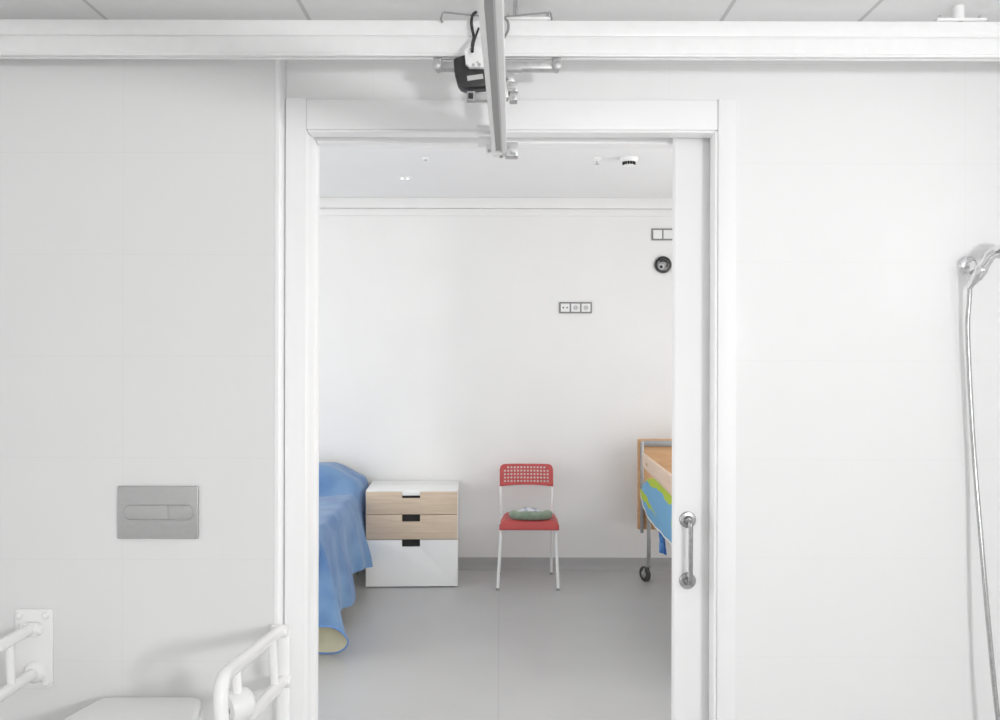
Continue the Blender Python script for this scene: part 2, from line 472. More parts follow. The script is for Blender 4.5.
# ------------------------------------------------------------------ hoist: beam along the wall
YH0, YH1 = 2.44, 2.472
def zb(py, Y=YH0): return CH + (360 - py) / F * Y
bm_root = thing('hoist_beam', 'long white horizontal hoist beam running across the room above the doorway', 'hoist beam', (0, 2.49, zb(58)))
prof = []
zt, zm, zl = zb(20), zb(36.6), zb(55.5)
MB().box((XL + .002, YH0, zm + .002), (XR - .002, YH1, zt), .004).build('upper_profile', M['alu_white'], bm_root)
p = MB()
p.box((XL + .002, YH0 - .004, zl + .004), (XR - .002, YH1 + .004, zm - .002), .004, 3)
p.box((XL + .002, YH0 + .004, zm - .006), (XR - .002, YH1 - .004, zm + .006))
p.box((XL + .002, YH0 - .002, zl - .002), (XR - .002, YH0 + .010, zl + .010), .002)
p.box((XL + .002, YH1 - .010, zl - .002), (XR - .002, YH1 + .002, zl + .010), .002)
p.build('lower_profile', M['alu_white'], bm_root)
for hx_, mat, hr in ((1.276, M['alu_white'], .016), (0.075, M['zinc'], .0042), (-1.55, M['alu_white'], .016)):
    if hr < .01: hr_p = [(0, .012), (.012, .012), (.012, .0042), (ZC - zt - .001, .0042)]
    else: hr_p = [(0, hr), (ZC - zt - .001, hr)]
    h = MB().lathe((hx_ if hr > .01 else .045, 2.456, zt), (0, 0, 1), hr_p, 20).build('hanger', mat, bm_root)
    MB().box((hx_ - .068, 2.432, zt), (hx_ + .068, 2.482, zt + .007), .002).build('flange', M['alu_white'], h)
    for s in (-1, 1):
        MB().lathe((hx_ + s * .055, 2.445, zt + .007), (0, 0, 1), [(0, .0065), (.006, .0065), (.006, .004), (.011, .004)], 6).build('nut', M['zinc'], h)

# ------------------------------------------------------------------ hoist: cross rail with carriage and motor
RZ0, RZ1 = 2.140, 2.232
def rx(Y): return -0.017 + (Y - 1.467) * .0141
Y0r, Y1r = 0.15, 2.60
rail = thing('hoist_rail', 'white ceiling hoist cross rail with black motor hanging under the beam', 'hoist rail', (rx(Y1r), 2.49, RZ0))
def rail_solid(mb, u0, u1, z0, z1, ya=Y0r, yb=Y1r, bev=.0):
    b = bmesh.new(); bmesh.ops.create_cube(b, size=1)
    for v in b.verts:
        y = ya if v.co.y < 0 else yb
        v.co = Vector((rx(y) + (u0 if v.co.x < 0 else u1), y, z0 if v.co.z < 0 else z1))
    if bev: bmesh.ops.bevel(b, geom=list(b.edges), offset=bev, segments=2, affect='EDGES')
    return mb._merge(b)
t = MB()
rail_solid(t, -.0225, -.0120, RZ0, RZ1, bev=.0012)              # left lip and web
rail_solid(t, .0075, .0195, RZ0, RZ1, bev=.0012)                # right lip and web
rail_solid(t, -.0125, .0080, RZ0 + .020, RZ1)
t.build('track', M['alu_white'], rail)
t = MB(); rail_solid(t, -.0121, .0030, RZ0 + .0100, RZ0 + .0205, yb=Y1r - .04)
part_label(t.build('track_slot', M['slot'], rail), 'grey slot along the underside of the rail')
t = MB(); rail_solid(t, .0030, .0076, RZ0 + .006, RZ0 + .0205, yb=Y1r - .04)
t.build('track_step', M['slot_edge'], rail)
# carriage bar clipped under the beam, with a roller bolt at each end
Yb = 2.47
zc = CH + (360 - 65) / F * (Yb - .018)
for s, x0, x1 in ((-1, 437, 482), (1, 500, 556)):
    xa, xb = (x0 - 500) / F * Yb, (x1 - 500) / F * Yb
    c = MB().box((xa, Yb - .018, zc - .010), (xb, Yb + .018, zc + .010), .003).build('carriage_bar', M['zinc'], rail)
    xe = xa if s < 0 else xb
    MB().lathe((xe, Yb - .03, zc - .002), (0, 1, 0), [(0, .008), (.004, .013), (.012, .013), (.012, .009), (.05, .009)], 20).build('roller_bolt', M['zinc'], c)
    MB().box((xe - .012, Yb - .012, zc + .008), (xe + .012, Yb + .012, zl + .008), .003).build('roller_block', M['zinc'], c)
# posts between carriage and rail
p = MB()
for dx in (-.012, .012): p.box((rx(Yb) + dx - .006, Yb - .02, RZ1 - .001), (rx(Yb) + dx + .006, Yb + .02, zc + .012), .002)
p.box((-.075, Yb - .016, zc - .012), (.06, Yb + .016, zc + .011), .003)
p.build('carriage_post', M['zinc'], rail)
# motor: rounded black drum lying across, with pale end bracket and sticker
Ym = 2.40
def mz(py): return CH + (360 - py) / F * (Ym - .035)
def mx_(px): return (px - 500) / F * (Ym - .035)
b = bmesh.new(); bmesh.ops.create_cube(b, size=1)
poly = [(452.5, 59), (455, 57), (465, 54), (485, 54), (488, 86), (465, 88), (459.5, 86), (456.5, 82), (453.5, 71)]
mot = MB().prism([(mx_(a), mz(c)) for a, c in poly], Ym - .035, Ym + .02, 'XZ', bev=.006).build('motor_housing', M['black'], rail)
part_label(mot, 'black motor housing')
b.free()
rot = Matrix.Rotation(math.radians(-8), 3, 'Y')
MB().box((mx_(466.5), Ym - .0375, mz(80)), (mx_(482.5), Ym - .0352, mz(75.2)), 0, rot=rot).build('sticker', M['sticker'], mot)
poly = [(464, 53), (468, 49.5), (487, 49.5), (488, 67), (484, 69.5), (469, 69.5), (465, 66)]
br = MB().prism([(mx_(a), mz(c)) for a, c in poly], Ym - .055, Ym - .034, 'XZ', bev=.003).build('motor_bracket', M['alu_white'], rail)
for a, c, r in ((471, 52, .0052), (473, 67.5, .004), (479, 67.5, .004), (477, 65, .003)):
    MB().lathe((mx_(a), Ym - .0548, mz(c)), (0, -1, 0), [(0, r), (.003, r), (.004, r * .6)], 14).build('screw', M['slot'], br)
c = MB()
c.box((mx_(466), Ym - .03, mz(100)), (mx_(474.5), Ym - .005, mz(90.5)), .002); c.box((mx_(474), Ym - .025, mz(99)), (mx_(490), Ym + .0, mz(91.5)), .002)
c.build('drive_clamp', M['zinc'], rail)
MB().box((mx_(467.5), Ym - .0325, mz(98.5)), (mx_(472.5), Ym - .0295, mz(92.5)), .001).build('drive_pad', M['rubber'], rail)
c = MB()
for (a0, b0, a1, b1) in ((504, 71, 514, 80), (506, 80, 517.5, 90), (509, 90, 517, 98.5), (500, 76, 508, 96)):
    c.box((mx_(a0), Ym - .02, mz(b1)), (mx_(a1), Ym + .02, mz(b0)), .003)
gear = c.build('gear_block', M['zinc'], rail)
for a, cc in ((509, 85), (514, 88), (513, 97), (508, 76)):
    MB().lathe((mx_(a), Ym - .0198, mz(cc)), (0, -1, 0), [(0, .005), (.004, .005), (.005, .003)], 12).build('screw', M['slot'], gear)
# end stops at the wall end of the rail
Ye = 2.57
def ez(py): return CH + (360 - py) / F * (Ye - .03)
def ex(px): return (px - 500) / F * (Ye - .03)
e = MB(); e.box((ex(475.5), Ye - .03, ez(131)), (ex(492), Ye + .015, ez(125.5)), .002); e.box((ex(477.5), Ye - .02, ez(144)), (ex(494), Ye + .015, ez(135.5)), .002)
el = e.build('end_stop', M['alu_white'], rail)
e = MB(); e.box((ex(505), Ye - .03, ez(156)), (ex(517.5), Ye + .015, ez(142)), .002)
er = e.build('end_stop', M['zinc'], rail)
for a, cc, p_, yy in ((488.5, 150.5, el, 0), (511, 153, er, 0), (508.5, 147, er, 0), (514, 154, er, 0)):
    if p_ is el: MB().box((ex(485.5), Ye - .02, ez(152.5)), (ex(494), Ye + .01, ez(142)), .002).build('stop_block', M['alu_white'], el)
    MB().lathe((ex(a), Ye - .0198 - (0 if p_ is el else .010), ez(cc)), (0, -1, 0), [(0, .0045), (.004, .0045), (.005, .003)], 12).build('screw', M['slot'], p_)
MB().box((rx(Ye) - .0205, Y1r - .040, RZ0 - .0015), (rx(Ye) + .0185, Y1r + .004, RZ1 - .002), .002).build('end_cap', M['plastic_white'], rail)
for dx, dz in ((.003, .0),):
    MB().lathe((rx(Ye) + dx, Y1r - .015, RZ0 - .001), (0, 0, -1), [(0, .005), (.004, .005), (.006, .003)], 12).build('stop_screw', M['slot'], rail)
# wire cable guide over the beam and the black cables
def q(px, py, Y): return at(px, py, Y)
g = MB()
g.tube(round_path([q(441.5, 22.5, 2.432), q(440, 19.5, 2.432), q(442, 12.3, 2.432), q(474, 15.5, 2.432), q(506, 16.5, 2.432), q(550, 12.2, 2.432), q(551, 20, 2.432)], .006), .0026, 8)
part_label(g.build('wire_guide', M['mid_grey'], rail), 'thin wire cable guide over the beam')
g = MB()
g.tube(spline([q(475.5, 12, 2.43), q(472, 15, 2.425), q(470.5, 22, 2.42), q(471.5, 30, 2.418), q(473, 37, 2.415), q(471.5, 44, 2.37), q(471.5, 51.5, 2.330)]), .0042, 10)
g.tube(spline([q(478, 28, 2.425), q(475.5, 35, 2.42), q(473, 43, 2.375), q(471.8, 51, 2.330)]), .003, 8)
part_label(g.build('cable', M['cable'], rail), 'black motor cable')
g = MB(); g.tube(spline([q(503, 17, 2.43), q(507, 22, 2.42), q(507.5, 29, 2.42), q(505, 35, 2.42), q(502, 40, 2.43)]), .0036, 10)
part_label(g.build('cable', M['mid_grey'], rail), 'grey cable')

# ------------------------------------------------------------------ flush plate
fx0, fz0 = (119.2 - 500) / 339, CH + (360 - 539) / 339
fx1, fz1 = (199.8 - 500) / 339, CH + (360 - 486.5) / 339
fp = thing('flush_plate', 'grey rectangular flush plate with an oblong button on the left tiled wall', 'flush plate', ((fx0 + fx1) / 2, YC, (fz0 + fz1) / 2))
cx, cz = (fx0 + fx1) / 2, (fz0 + fz1) / 2
pl = MB().box((fx0, YC - .011, fz0), (fx1, YC + .0005, fz1), .0035, 3)
# oblong recess ring: a raised bead round the buttons
def stadium(x0, x1, z0, z1, n=12):
    r = (z1 - z0) / 2; zc_ = (z0 + z1) / 2; out = []
    for k in range(n + 1): a = -PI / 2 + PI * k / n; out.append((x1 - r + r * math.cos(a), zc_ + r * math.sin(a)))
    for k in range(n + 1): a = PI / 2 + PI * k / n; out.append((x0 + r + r * math.cos(a), zc_ + r * math.sin(a)))
    return out
sx0, sx1, sz0, sz1 = (125 - 500) / 339, (196.3 - 500) / 339, CH + (360 - 520.3) / 339, CH + (360 - 505) / 339
pl.tube([(u, YC - .0112, v) for u, v in stadium(sx0, sx1, sz0, sz1)], .0024, 8, closed=True)
pl.build('plate', M['satin'], fp)
sp_x = (170 - 500) / 339
st = stadium(sx0 + .004, sx1 - .004, sz0 + .004, sz1 - .004)
half1 = [(min(u, sp_x - .0006), v) for u, v in st]; half2 = [(max(u, sp_x + .0006), v) for u, v in st]
def dedupe(P):
    o = []
    for a in P:
        if not o or (Vector(a) - Vector(o[-1])).length > 1e-4: o.append(a)
    if (Vector(o[0]) - Vector(o[-1])).length < 1e-4: o.pop()
    return o
for h in (half1, half2):
    MB().prism(dedupe(h), YC - .0125, YC - .010, 'XZ', bev=.0006).build('button', M['satin'], fp)

# ------------------------------------------------------------------ fold-up grab bars
D = Vector((.040, -1, .139)).normalized()
def loop(A, B, L, r_c=.055, d=None):
    """hairpin: out along D from A, down and back to B"""
    A, B = Vector(A), Vector(B); d = d or D
    return round_path([A, A + d * L, B + d * L, B], r_c, 8)
gb = thing('grab_bar', 'white fold-down grab bar on a floor post beside the doorway', 'grab bar', (-.642, 2.575, 0))
A, B = Vector((-.638, 2.555, .752)), Vector((-.629, 2.555, .607))
po = MB().lathe((-.633, 2.572, .006), (0, 0, 1), [(0, .021), (.735, .021), (.752, .019), (.757, .010)], 24).build('post', M['steel_tube'], gb)
MB().lathe((-.633, 2.572, 0), (0, 0, 1), [(0, .022), (.006, .022), (.012, .0212)], 28).build('foot_flange', M['steel_tube'], po)
MB().tube(loop(A, B, .635), .0165, 18).build('rail', M['steel_tube'], gb)
for P_ in (A, B):
    MB().lathe(P_ + Vector((-.026, 0.004, -.002)), (1, 0, 0), [(0, .012), (.004, .0185), (.042, .0185), (.050, .014)], 22).build('hinge', M['steel_tube'], gb)
s1 = A + D * .10; MB().cyl(s1, B + D * .105, .0115, 16).build('strut', M['steel_tube'], gb)
s2 = A + D * .495; s3 = B + D * .495; sm = s2.lerp(s3, .55)
MB().cyl(s2, s3, .0115, 16).build('strut', M['steel_tube'], gb)
hn0 = Vector((-.72, -.68, -.10)).normalized(); hc0 = sm + Vector((.022, .03, -.012))
hd = MB().lathe(hc0, hn0, [(0, .026), (.006, .034), (.014, .038), (.050, .038), (.058, .035), (.060, .028)], 30).build('roll_holder', M['plastic_white'], gb)
MB().lathe(hc0 + hn0 * .0598, hn0, [(0, .013), (.003, .013)], 18).build('roll_axle', M['recess'], hd)

gl = thing('grab_bar', 'white fold-down grab bar on a bolted wall plate at the left edge', 'grab bar', (-1.39, YC, .68))
px0, px1, pz0, pz1 = (17.5 - 500) / 339, (55 - 500) / 339, CH + (360 - 688) / 339, CH + (360 - 609.5) / 339
pt = MB().prism(rrect(px0, pz0, px1, pz1, .010), YC - .012, YC - .0003, 'XZ', bev=.003)
wp = pt.build('wall_plate', M['steel_tube'], gl)
for bx_, bz_ in ((px0 + .014, pz1 - .018), (px1 - .018, pz1 - .018), (px0 + .014, pz0 + .018), (px1 - .018, pz0 + .016)):
    MB().lathe((bx_, YC - .0118, bz_), (0, -1, 0), [(0, .0105), (.004, .0105), (.009, .008), (.011, .003)], 18).build('bolt', M['steel_tube'], wp)
D2 = Vector((.040, -1, .03)).normalized()
A2, B2 = Vector((-1.364, 2.555, .754)), Vector((-1.360, 2.562, .622))
MB().tube(loop(A2, B2, .66, d=D2), .0165, 18).build('rail', M['steel_tube'], gl)
MB().lathe((A2.x - .03, 2.563, A2.z - .002), (1, 0, 0), [(0, .012), (.004, .018), (.052, .018), (.06, .013)], 22).build('hinge', M['steel_tube'], gl)
MB().lathe((B2.x, YC - .0118, B2.z), (0, -1, 0), [(0, .032), (.012, .030), (.020, .024), (.022, .020)], 28).build('collar', M['steel_tube'], gl)
MB().box((A2.x - .022, 2.548, A2.z - .022), (A2.x + .022, YC - .0115, A2.z + .016), .005).build('hinge_block', M['steel_tube'], gl)
MB().cyl(A2 + D2 * .115, B2 + D2 * .118, .0115, 16).build('strut', M['steel_tube'], gl)
MB().cyl(A2 + D2 * .52, B2 + D2 * .52, .0115, 16).build('strut', M['steel_tube'], gl)

# ------------------------------------------------------------------ toilet under the flush plate
to = thing('toilet', 'white toilet with closed raised lid between the two grab bars', 'toilet', (-1.01, 2.3, 0))
TXC = -1.005
def D_outline(hw_b, hw, y0, y1, n=18, rb=.03):
    """plan outline: flat at the wall (y0), round at the front (y1 < y0)"""
    P = []
    for k in range(n + 1):
        a = PI * k / n
        P.append((TXC + hw * math.cos(a), y1 + hw * 1.05 - hw * 1.05 * math.sin(a)))
    for k in range(1, 6):                                       # left flank back to the wall
        t = k / 6; P.append((TXC - hw + (hw - hw_b) * t * t, y1 + hw * 1.05 + (y0 - rb - y1 - hw * 1.05) * t))
    P += [(TXC - hw_b, y0 - rb), (TXC - hw_b + rb * .3, y0 - rb * .3), (TXC - hw_b + rb, y0)]
    P += [(TXC + hw_b - rb, y0), (TXC + hw_b - rb * .3, y0 - rb * .3), (TXC + hw_b, y0 - rb)]
    for k in range(5, 0, -1):
        t = k / 6; P.append((TXC + hw - (hw - hw_b) * t * t, y1 + hw * 1.05 + (y0 - rb - y1 - hw * 1.05) * t))
    return P
def loft(mb, levels):
    b = bmesh.new(); R = []
    for z, P in levels: R.append([b.verts.new((u, v, z)) for u, v in P])
    m = len(R[0])
    for q1, q2 in zip(R, R[1:]):
        for k in range(m): b.faces.new((q1[k], q1[(k + 1) % m], q2[(k + 1) % m], q2[k]))
    b.faces.new(R[0][::-1]); b.faces.new(R[-1])
    bmesh.ops.recalc_face_normals(b, faces=b.faces)
    return mb._merge(b)
loft(MB(), [(0, D_outline(.11, .12, 2.594, 2.14)), (.12, D_outline(.115, .125, 2.594, 2.12)), (.28, D_outline(.14, .165, 2.594, 2.05)), (.38, D_outline(.155, .185, 2.594, 2.01)), (.40, D_outline(.157, .188, 2.594, 2.005))]).build('bowl', M['ceramic'], to)
loft(MB(), [(.40, D_outline(.14, .19, 2.53, 2.0)), (.405, D_outline(.145, .195, 2.535, 1.995)), (.50, D_outline(.145, .197, 2.535, 1.993)), (.51, D_outline(.142, .194, 2.532, 1.996))]).build('seat_raiser', M['plastic_white'], to)
loft(MB(), [(.51, D_outline(.158, .199, 2.535, 1.992)), (.515, D_outline(.162, .203, 2.54, 1.988)), (.532, D_outline(.162, .203, 2.54, 1.988)), (.537, D_outline(.159, .200, 2.537, 1.991))]).build('seat', M['plastic_white'], to)
loft(MB(), [(.538, D_outline(.146, .19, 2.545, 1.995)), (.542, D_outline(.150, .194, 2.549, 1.99)), (.556, D_outline(.150, .194, 2.549, 1.99)), (.562, D_outline(.146, .19, 2.545, 1.994)), (.564, D_outline(.139, .182, 2.538, 2.002))]).build('lid', M['plastic_white'], to)
for s in (-1, 1):
    MB().lathe((TXC + s * .06 - .02, 2.56, .535), (1, 0, 0), [(0, .010), (.003, .012), (.037, .012), (.04, .010)], 18).build('hinge', M['plastic_white'], to)

# ------------------------------------------------------------------ shower
sx, sz = (966 - 500) / 329, CH + (360 - 264) / 329
sh = thing('shower_holder', 'round chrome shower holder screwed to the right tiled wall', 'shower holder', (sx, YW, sz))
MB().lathe((sx, YW - .0003, sz), (0, -1, 0), [(0, .026), (.004, .0285), (.010, .0275), (.015, .022), (.017, .012), (.04, .0115)], 32).build('rosette', M['chrome'], sh)
hb0, tip = at(972.5, 282, 2.62), at(990, 254.5, 2.575)            # handle, up and out to the right
ax = (tip - hb0).normalized(); hc = hb0 + ax * .036
cr = MB().lathe(hc - ax * .020, ax, [(0, .0155), (.004, .0175), (.034, .0185), (.038, .016)], 24)
cr.tube([(sx, YW - .030, sz), (sx, YW - .040, sz - .002), hc + Vector((-.014, .004, 0))], [.011, .0115, .012], 16)
cr.build('cradle', M['chrome'], sh)
hs = thing('hand_shower', 'chrome hand shower resting in the wall holder with its long hose hanging down', 'hand shower', hc)
MB().tube([hc - ax * .036, hc - ax * .02, hc + ax * .02, hc + ax * .045, tip, tip + Vector((.018, -.010, .012))], [.011, .0140, .0160, .0155, .0155, .017], 20).build('handle', M['chrome'], hs)
hn = Vector((.10, -.30, -.95)).normalized()                      # spray face points down into the room
hp = tip + Vector((.046, -.016, .016))
he = MB().lathe(hp - hn * .026, hn, [(0, .010), (.006, .028), (.016, .041), (.026, .046), (.030, .046)], 36).build('shower_head', M['chrome'], hs)
part_label(MB().lathe(hp + hn * .0035, hn, [(0, .045), (.005, .043), (.006, .040)], 36).build('spray_face', M['mid_grey'], he), 'grey spray face')
st0 = hc - ax * .036
MB().lathe(st0 + ax * .004, -ax, [(0, .0095), (.018, .0085), (.022, .007)], 14).build('hose_nut', M['chrome'], hs)
def sp(px, py, Y): return at(px, py, Y)
e0 = st0 - ax * .016
hpts = [e0, sp(969, 300, 2.632), sp(967.6, 325, 2.638), sp(969, 365, 2.642), sp(972, 420, 2.640), sp(976, 475, 2.632), sp(984, 567, 2.60), sp(991.5, 648, 2.575), sp(999, 718, 2.56), sp(1010, 790, 2.55), sp(1028, 846, 2.55), sp(1050, 858, 2.57), sp(1066, 838, 2.60), sp(1072, 800, 2.62)]
MB().tube(spline(hpts, 10), .0068, 12).build('hose', M['hose'], hs)
mixp = sp(1072, 786, 2.62)
mx = thing('shower_mixer', 'chrome shower mixer on the right tiled wall feeding the hose', 'tap', mixp)
m = MB(); m.tube([(mixp.x - .10, 2.62, mixp.z + .02), (mixp.x + .10, 2.62, mixp.z + .02)], .022, 20)
m.cyl((mixp.x, 2.62, mixp.z - .014), (mixp.x, 2.62, mixp.z + .02), .011)
m.cyl((mixp.x - .075, 2.62, mixp.z + .02), (mixp.x - .075, YW - .0003, mixp.z + .02), .016); m.cyl((mixp.x + .075, 2.62, mixp.z + .02), (mixp.x + .075, YW - .0003, mixp.z + .02), .016)
m.build('mixer_body', M['chrome'], mx)
MB().tube([(mixp.x, 2.62, mixp.z + .038), (mixp.x, 2.58, mixp.z + .055), (mixp.x, 2.53, mixp.z + .06)], [.014, .010, .008], 14).build('lever', M['chrome'], mx)

# ------------------------------------------------------------------ bedroom: chest of drawers
CY0, CY1 = 5.965, 6.445
c0, c1 = (365 - 500) / F * CY0, (457 - 500) / F * CY0
ctop = CH - (490.6 - 360) / F * CY0
ch = thing('chest_of_drawers', 'low white chest with two birch drawers above a deep white drawer', 'chest of drawers', ((c0 + c1) / 2, 6.2, 0))
ch.rotation_euler = (0, 0, math.radians(2.2))
def cz_(py): return CH - (py - 360) / F * CY0
c = MB(); th = .009
c.box((c0, CY0 + .002, .004), (c0 + th, CY1, ctop), .001); c.box((c1 - th, CY0 + .002, .004), (c1, CY1, ctop), .001)
c.box((c0 + th, CY0 + .002, ctop - .010), (c1 - th, CY1, ctop), .001); c.box((c0 + th, CY1 - .01, .004), (c1 - th, CY1, ctop - .010)); c.box((c0 + th, CY0 + .03, .004), (c1 - th, CY1 - .01, .026))
c.build('carcass', M['chest_white'], ch)
MB().box((c0 + .006, CY0 + .012, 0), (c1 - .006, CY1 - .012, .0038)).build('plinth', M['plinth'], ch)
gx0, gx1 = (401.2 - 500) / F * CY0, (419.2 - 500) / F * CY0
rows = ((cz_(514.3) + .001, cz_(492) - .0005, 'birch'), (cz_(539.2) + .001, cz_(514.5) - .001, 'birch'), (.008, cz_(539.5) - .001, 'chest_white'))
for i, (z0, z1, mk) in enumerate(rows):
    notch = .047 if i else .041
    x0, x1 = c0 + .004, c1 - .004
    poly = [(x0, z0), (x1, z0), (x1, z1), (gx1, z1), (gx1, z1 - notch + .004), (gx1 - .004, z1 - notch), (gx0 + .004, z1 - notch), (gx0, z1 - notch + .004), (gx0, z1), (x0, z1)]
    dr = MB().prism(poly, CY0 - .017, CY0 + .0015, 'XZ', bev=.001).build('drawer', M[mk], ch, angle=30)
    if i == 0: part_label(dr, 'shallow birch drawer at the top of the chest')
    elif i == 1: part_label(dr, 'birch drawer in the middle of the chest')
    else: part_label(dr, 'deep white drawer at the bottom of the chest')
    d_ = MB()
    if i == 0:
        d_.box((gx0 - .01, CY0 + .0018, z1 - notch - .01), (gx1 + .01, CY0 + .004, z1 - .021))
        MB().box((gx0 + .0005, CY0 - .016, z1 - .0225), (gx1 - .0005, CY0 + .004, z1 + .0005), .001).build('rail_lip', M['chest_white'], ch)
    else:
        d_.box((gx0 - .01, CY0 + .0018, z1 - notch - .01), (gx1 + .01, CY0 + .004, z1))
    d_.build('grip_recess', M['recess'], dr, smooth=False)

# ------------------------------------------------------------------ bedroom: red chair
ca = thing('chair', 'red plastic chair with perforated backrest and thin white legs', 'chair', (.195, 6.12, 0))
# backrest: perforated shell
U = .382 / 480.0
bx0, bzt = 0.0, CH - (464 - 360) / F * 6.31
cols = [48, 56, 66, 76]; hs_ = 8.5
for k in range(14):
    c_ = 95 + 29.6 * k; cols += [c_ - hs_, c_ + hs_]
cols += [500, 510, 520, 528]
cols = sorted(set(round(x, 2) for x in cols))
rowsz = [80, 90]
for k in range(5):
    r_ = 110 + 30 * k; rowsz += [r_ - hs_ + 0.5, r_ + hs_ - 0.5]
rowsz += [256, 275]
def topy(x):
    d_ = min(x - 48, 528 - x); R = 46
    return 80 + (R - math.sqrt(max(R * R - (R - d_) ** 2, 0)) if d_ < R else 0)
def boty(x):
    t = (x - 288) / 240.0; return 263 + 12 * t * t
b = bmesh.new(); G = []
for x in cols:
    col = []
    for i, y in enumerate(rowsz):
        yy = max(y, topy(x)) if y < 270 else boty(x)
        u = (x - 48) / 480.0
        X = bx0 + (x - 48) * U; Z = bzt - (yy - 80) * U
        Y = 6.275 + .020 * (1 - (2 * u - 1) ** 2) + (Z - .64) * .22
        col.append(b.verts.new((X, Y, Z)))
    G.append(col)
holes = set()
for k in range(14):
    xa = round(95 + 29.6 * k - hs_, 2); ci = cols.index(xa)
    for r_ in range(5):
        if r_ == 0 and k in (0, 13): continue
        holes.add((ci, 2 + 2 * r_))
for i in range(len(cols) - 1):
    for jn in range(len(rowsz) - 1):
        if (i, jn) in holes: continue
        vs = [G[i][jn], G[i][jn + 1], G[i + 1][jn + 1], G[i + 1][jn]]
        b.faces.new(vs)
bmesh.ops.remove_doubles(b, verts=b.verts, dist=1e-5)
bmesh.ops.dissolve_degenerate(b, edges=b.edges, dist=1e-6)
bk = MB(); bk._merge(b)
bo = bk.build('backrest', M['red'], ca, angle=30)
md = bo.modifiers.new('thickness', 'SOLIDIFY'); md.thickness = .008; md.offset = 0
# seat: shallow dished shell with a rounded front lip
def seat_fn(u, v):
    # u across, v from back (0) to front (1) and over the lip
    if v < .8:
        t = v / .8; Y = 6.285 - .345 * t; Z = .452 - .012 * math.sin(PI * min(1, t * 1.1)) * (1 - (2 * u - 1) ** 2)
        if t > .93: Z -= .002
    else:
        t = (v - .8) / .2; Y = 5.940 - .012 * math.sin(t * PI / 2); Z = .448 - .052 * t - .002
    W = .350 + (.398 - .350) * min(1, v / .8) + .006 * max(0, (v - .8) / .2)
    Xc = .213 - .013 * min(1, v / .8)
    x = (2 * u - 1)
    edge = 0.0
    e_ = abs(x)
    if e_ > .9 and v < .8: Z -= .010 * ((e_ - .9) / .1) ** 2
    # rounded plan corners
    if v < .1: W *= .90 + .10 * math.sin(v / .1 * PI / 2)
    if v > .55: 
        k = max(0, (v - .78) / .22); Z -= .0 * k
        if e_ > .85: Z -= .022 * ((e_ - .85) / .15) ** 2 * (1 - min(1, max(0, (v - .8) / .2))) * min(1, (v - .55) / .2)
    return (Xc + x * W / 2, Y, Z)
so = MB().grid(seat_fn, 28, 30, flip=True).build('seat', M['red'], ca, angle=60)
md = so.modifiers.new('thickness', 'SOLIDIFY'); md.thickness = .008; md.offset = 0
# front legs (with feet), rear legs running up to the backrest
for xb, xt in ((-.012, .010), (.393, .381)):
    lg = MB().tube([(xb, 5.885, .010), (xt, 5.965, .40), (xt, 5.972, .432)], .0105, 14).build('leg', M['leg_white'], ca)
    MB().lathe((xb, 5.885, 0), (0, 0, 1), [(0, .0115), (.012, .0125), (.016, .011)], 14).build('foot', M['mid_grey'], lg)
for xb, xt, xs in ((-.003, .012, 1), (.373, .372, -1)):
    lg = MB().tube(spline([(xb, 6.325, .010), (xt, 6.290, .25), (xt, 6.262, .43), (xt - .004 * xs, 6.268, .55), (xt - .006 * xs, 6.297, .66), (xt - .006 * xs, 6.312, .72)], 5), .0098, 14).build('leg', M['leg_white'], ca)
    MB().lathe((xb, 6.325, 0), (0, 0, 1), [(0, .011), (.012, .012), (.016, .0105)], 14).build('foot', M['mid_grey'], lg)
MB().tube([(.010, 5.972, .428), (.020, 6.262, .428)], .008, 10).build('seat_frame', M['leg_white'], ca)
MB().tube([(.381, 5.972, .428), (.372, 6.262, .428)], .008, 10).build('seat_frame', M['leg_white'], ca)

# green cushion: soft horseshoe roll lying on the seat
P = []
N = 30
for k in range(N + 1):
    a = math.radians(-205 + 230 * k / N)
    P.append((.213 + .116 * math.cos(a), 6.035 + .080 * math.sin(a), .452 + .029 + .004 * math.sin(3 * a)))
R = [.037 * (1 - .35 * abs(2 * k / N - 1) ** 4) for k in range(N + 1)]
gm = MB().tube(P, R, 20)
for v in gm.bm.verts:                                             # squash and plump it
    v.co.z = .4575 + max(0, (v.co.z - .447)) * .80
    v.co.x = .215 + (v.co.x - .215) * 1.02
gm.box((.13, 5.99, .4555), (.30, 6.09, .478), .010, 3)
go = tag(gm.build('cushion', M['green'], smooth=True, angle=180), 'grey-green soft horseshoe cushion lying on the red chair seat', 'cushion')
md = go.modifiers.new('soft', 'SUBSURF'); md.levels = 1; md.render_levels = 1
def cloth_fn(u, v):
    x = .138 + .125 * u; y = 5.97 + .125 * v
    return (x + .006 * math.sin(9 * v), y, .510 + .008 * math.sin(7 * u + 3 * v) * math.cos(5 * v) - .010 * (2 * u - 1) ** 2 + .006 * math.sin(PI * v))
co = MB().grid(cloth_fn, 22, 18).build('cloth', M['cloth_pale'], angle=180)
tag(co, 'small crumpled pale printed cloth lying on top of the green cushion', 'cloth')
md = co.modifiers.new('thickness', 'SOLIDIFY'); md.thickness = .012; md.offset = 0

